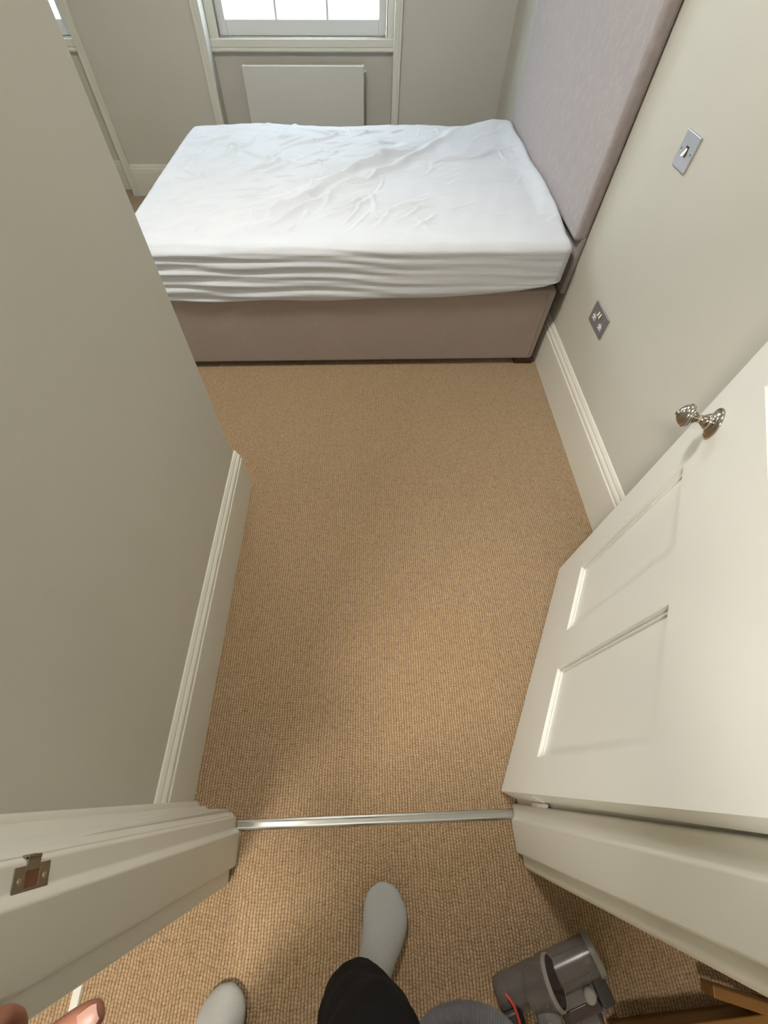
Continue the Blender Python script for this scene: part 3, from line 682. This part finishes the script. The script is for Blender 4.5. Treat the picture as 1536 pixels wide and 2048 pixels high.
# trousers: two legs and a seat, one garment
def ringv(c_, rx, ry, n=36, ph=0, wr=0.0, lvl=0):
    out = []
    for k_ in range(n):
        an = 2*PI*k_/n; w_ = 1+wr*(math.sin(3*an+ph+lvl*1.9)+.6*math.sin(5*an-lvl*2.7+ph))
        out.append(Vector(c_)+Vector((math.cos(an)*rx*w_, math.sin(an)*ry*w_, 0)))
    return out
def leg(pts, ph):
    path_ = bez([p[:3] for p in pts], 6); rx = np.interp(np.linspace(0, len(pts)-1, len(path_)), range(len(pts)), [p[3] for p in pts]); ry = np.interp(np.linspace(0, len(pts)-1, len(path_)), range(len(pts)), [p[4] for p in pts])
    return [ringv(p, a_, b_, 36, ph, .030, i*.45) for i, (p, a_, b_) in enumerate(zip(path_, rx, ry))]
rl = leg([(-.006, -.404, .085, .050, .058), (-.010, -.398, .125, .056, .062), (-.014, -.388, .20, .068, .070), (-.012, -.376, .30, .079, .078), (.006, -.368, .42, .088, .082), (.012, -.372, .54, .085, .085), (-.01, -.44, .70, .09, .10), (-.04, -.52, .86, .105, .125), (-.07, -.555, .98, .11, .13)], .3)
ll = leg([(-.317, -.60, .085, .050, .058), (-.317, -.598, .125, .058, .062), (-.312, -.585, .20, .066, .070), (-.305, -.565, .30, .074, .078), (-.295, -.54, .42, .080, .082), (-.283, -.525, .54, .082, .085), (-.245, -.54, .70, .09, .10), (-.205, -.56, .86, .105, .125), (-.17, -.56, .98, .11, .13)], 1.4)
g = G().rings(rl).rings(ll); g.rings([ringv((-.12, -.56, z_), .185, .135, 36) for z_ in (.86, .92, .98, 1.03)])
tr = g.build('trousers', M['trouser'], person, smooth=True)
rm = tr.modifiers.new('remesh', 'REMESH'); rm.mode = 'VOXEL'; rm.voxel_size = .007; rm.use_smooth_shade = True
sm = tr.modifiers.new('smooth', 'SMOOTH'); sm.iterations = 4
swt = skin_obj('sweater', [[(-.12, -.56, .97, .17), (-.12, -.575, 1.10, .165), (-.12, -.57, 1.25, .17), (-.12, -.555, 1.37, .135), (-.12, -.54, 1.43, .07)],
    [(-.12, -.555, 1.37, .135), (-.25, -.55, 1.385, .078), (-.31, -.54, 1.345, .07), (-.415, -.48, 1.14, .056), (-.385, -.39, 1.05, .046)],
    [(-.12, -.555, 1.37, .135), (.01, -.55, 1.385, .078), (.07, -.54, 1.345, .07), (.13, -.40, 1.165, .056), (.085, -.27, 1.30, .048)]], M['sweater'], person)

# ------------------------------------------------------------------ ceiling lights
def downlight(x, y, watt, label, col=(1, .86, .70)):
    r_ = empty('ceiling_light', (x, y, CEIL)); tag(r_, label, 'ceiling light', 'ceiling lights')
    G().lathe([(.155, 0), (.16, -.01), (.16, -.03), (.15, -.035), (.145, -.03), (.145, 0)], (x, y, CEIL), (0, 0, 1), 32).build('fitting', M['nickel'], r_, smooth=True, angle=35)
    G().lathe([(.145, -.01), (.14, -.04), (.11, -.065), (.05, -.08), (0, -.083)], (x, y, CEIL), (0, 0, 1), 32).build('diffuser', M['lamp'], r_, smooth=True)
    l = bpy.data.lights.new('bulb', 'AREA'); l.shape = 'DISK'; l.size = .42; l.energy = watt; l.color = col
    o = bpy.data.objects.new('bulb', l); C.objects.link(o); o.location = (x, y, CEIL-.095)
downlight(-.80, -.95, HALL_W, 'round opal ceiling light at the left end of the hall', (1, .94, .84))
downlight(-.47, 1.36, ROOM_W, 'round opal ceiling light above the bed foot', (1, .95, .86))

# ------------------------------------------------------------------ street outside
struct(G().box(-30, 30, 4.4, 30, -4.2, -4.0).build('street', M['asphalt']))
def house(x0, x1, mat, wins, label, z1=8.5):
    b = empty('building', ((x0+x1)/2, 15, -4)); tag(b, label, 'building')
    G().box(x0, x1, 13.0, 19.0, -4, z1).build('facade', mat, b)
    G().box(x0, x1, 12.75, 19.1, z1, z1+.4).build('cornice', M['stucco'], b)
    G().box(x0, x1, 12.88, 13.0, -.62, -.36).build('string_course', M['stucco'], b)
    for (x, z, ww, hh) in wins:
        f = G().box(x-ww/2-.1, x+ww/2+.1, 12.93, 13.02, z-.12, z+hh+.12).build('window_frame', M['stucco'], b)
        G().box(x-ww/2, x+ww/2, 12.92, 12.94, z, z+hh/2-.03).build('pane', M['dark_pane'], f); G().box(x-ww/2, x+ww/2, 12.91, 12.93, z+hh/2+.03, z+hh).build('pane', M['dark_pane'], f)
house(-14, -2.205, M['stucco'], [(x, z, 1.0, 1.8) for x in (-12.6, -10.6, -8.6, -6.55, -4.4) for z in (-2.9, .35, 3.4)], 'white stucco house across the street with dark sash windows')
house(-2.2, 9, M['brick'], [(x, z, 1.0, 1.8) for x in (-.7, 1.5, 4.0, 6.5) for z in (-2.9, .45, 3.4)], 'pale brick house across the street seen through the window')
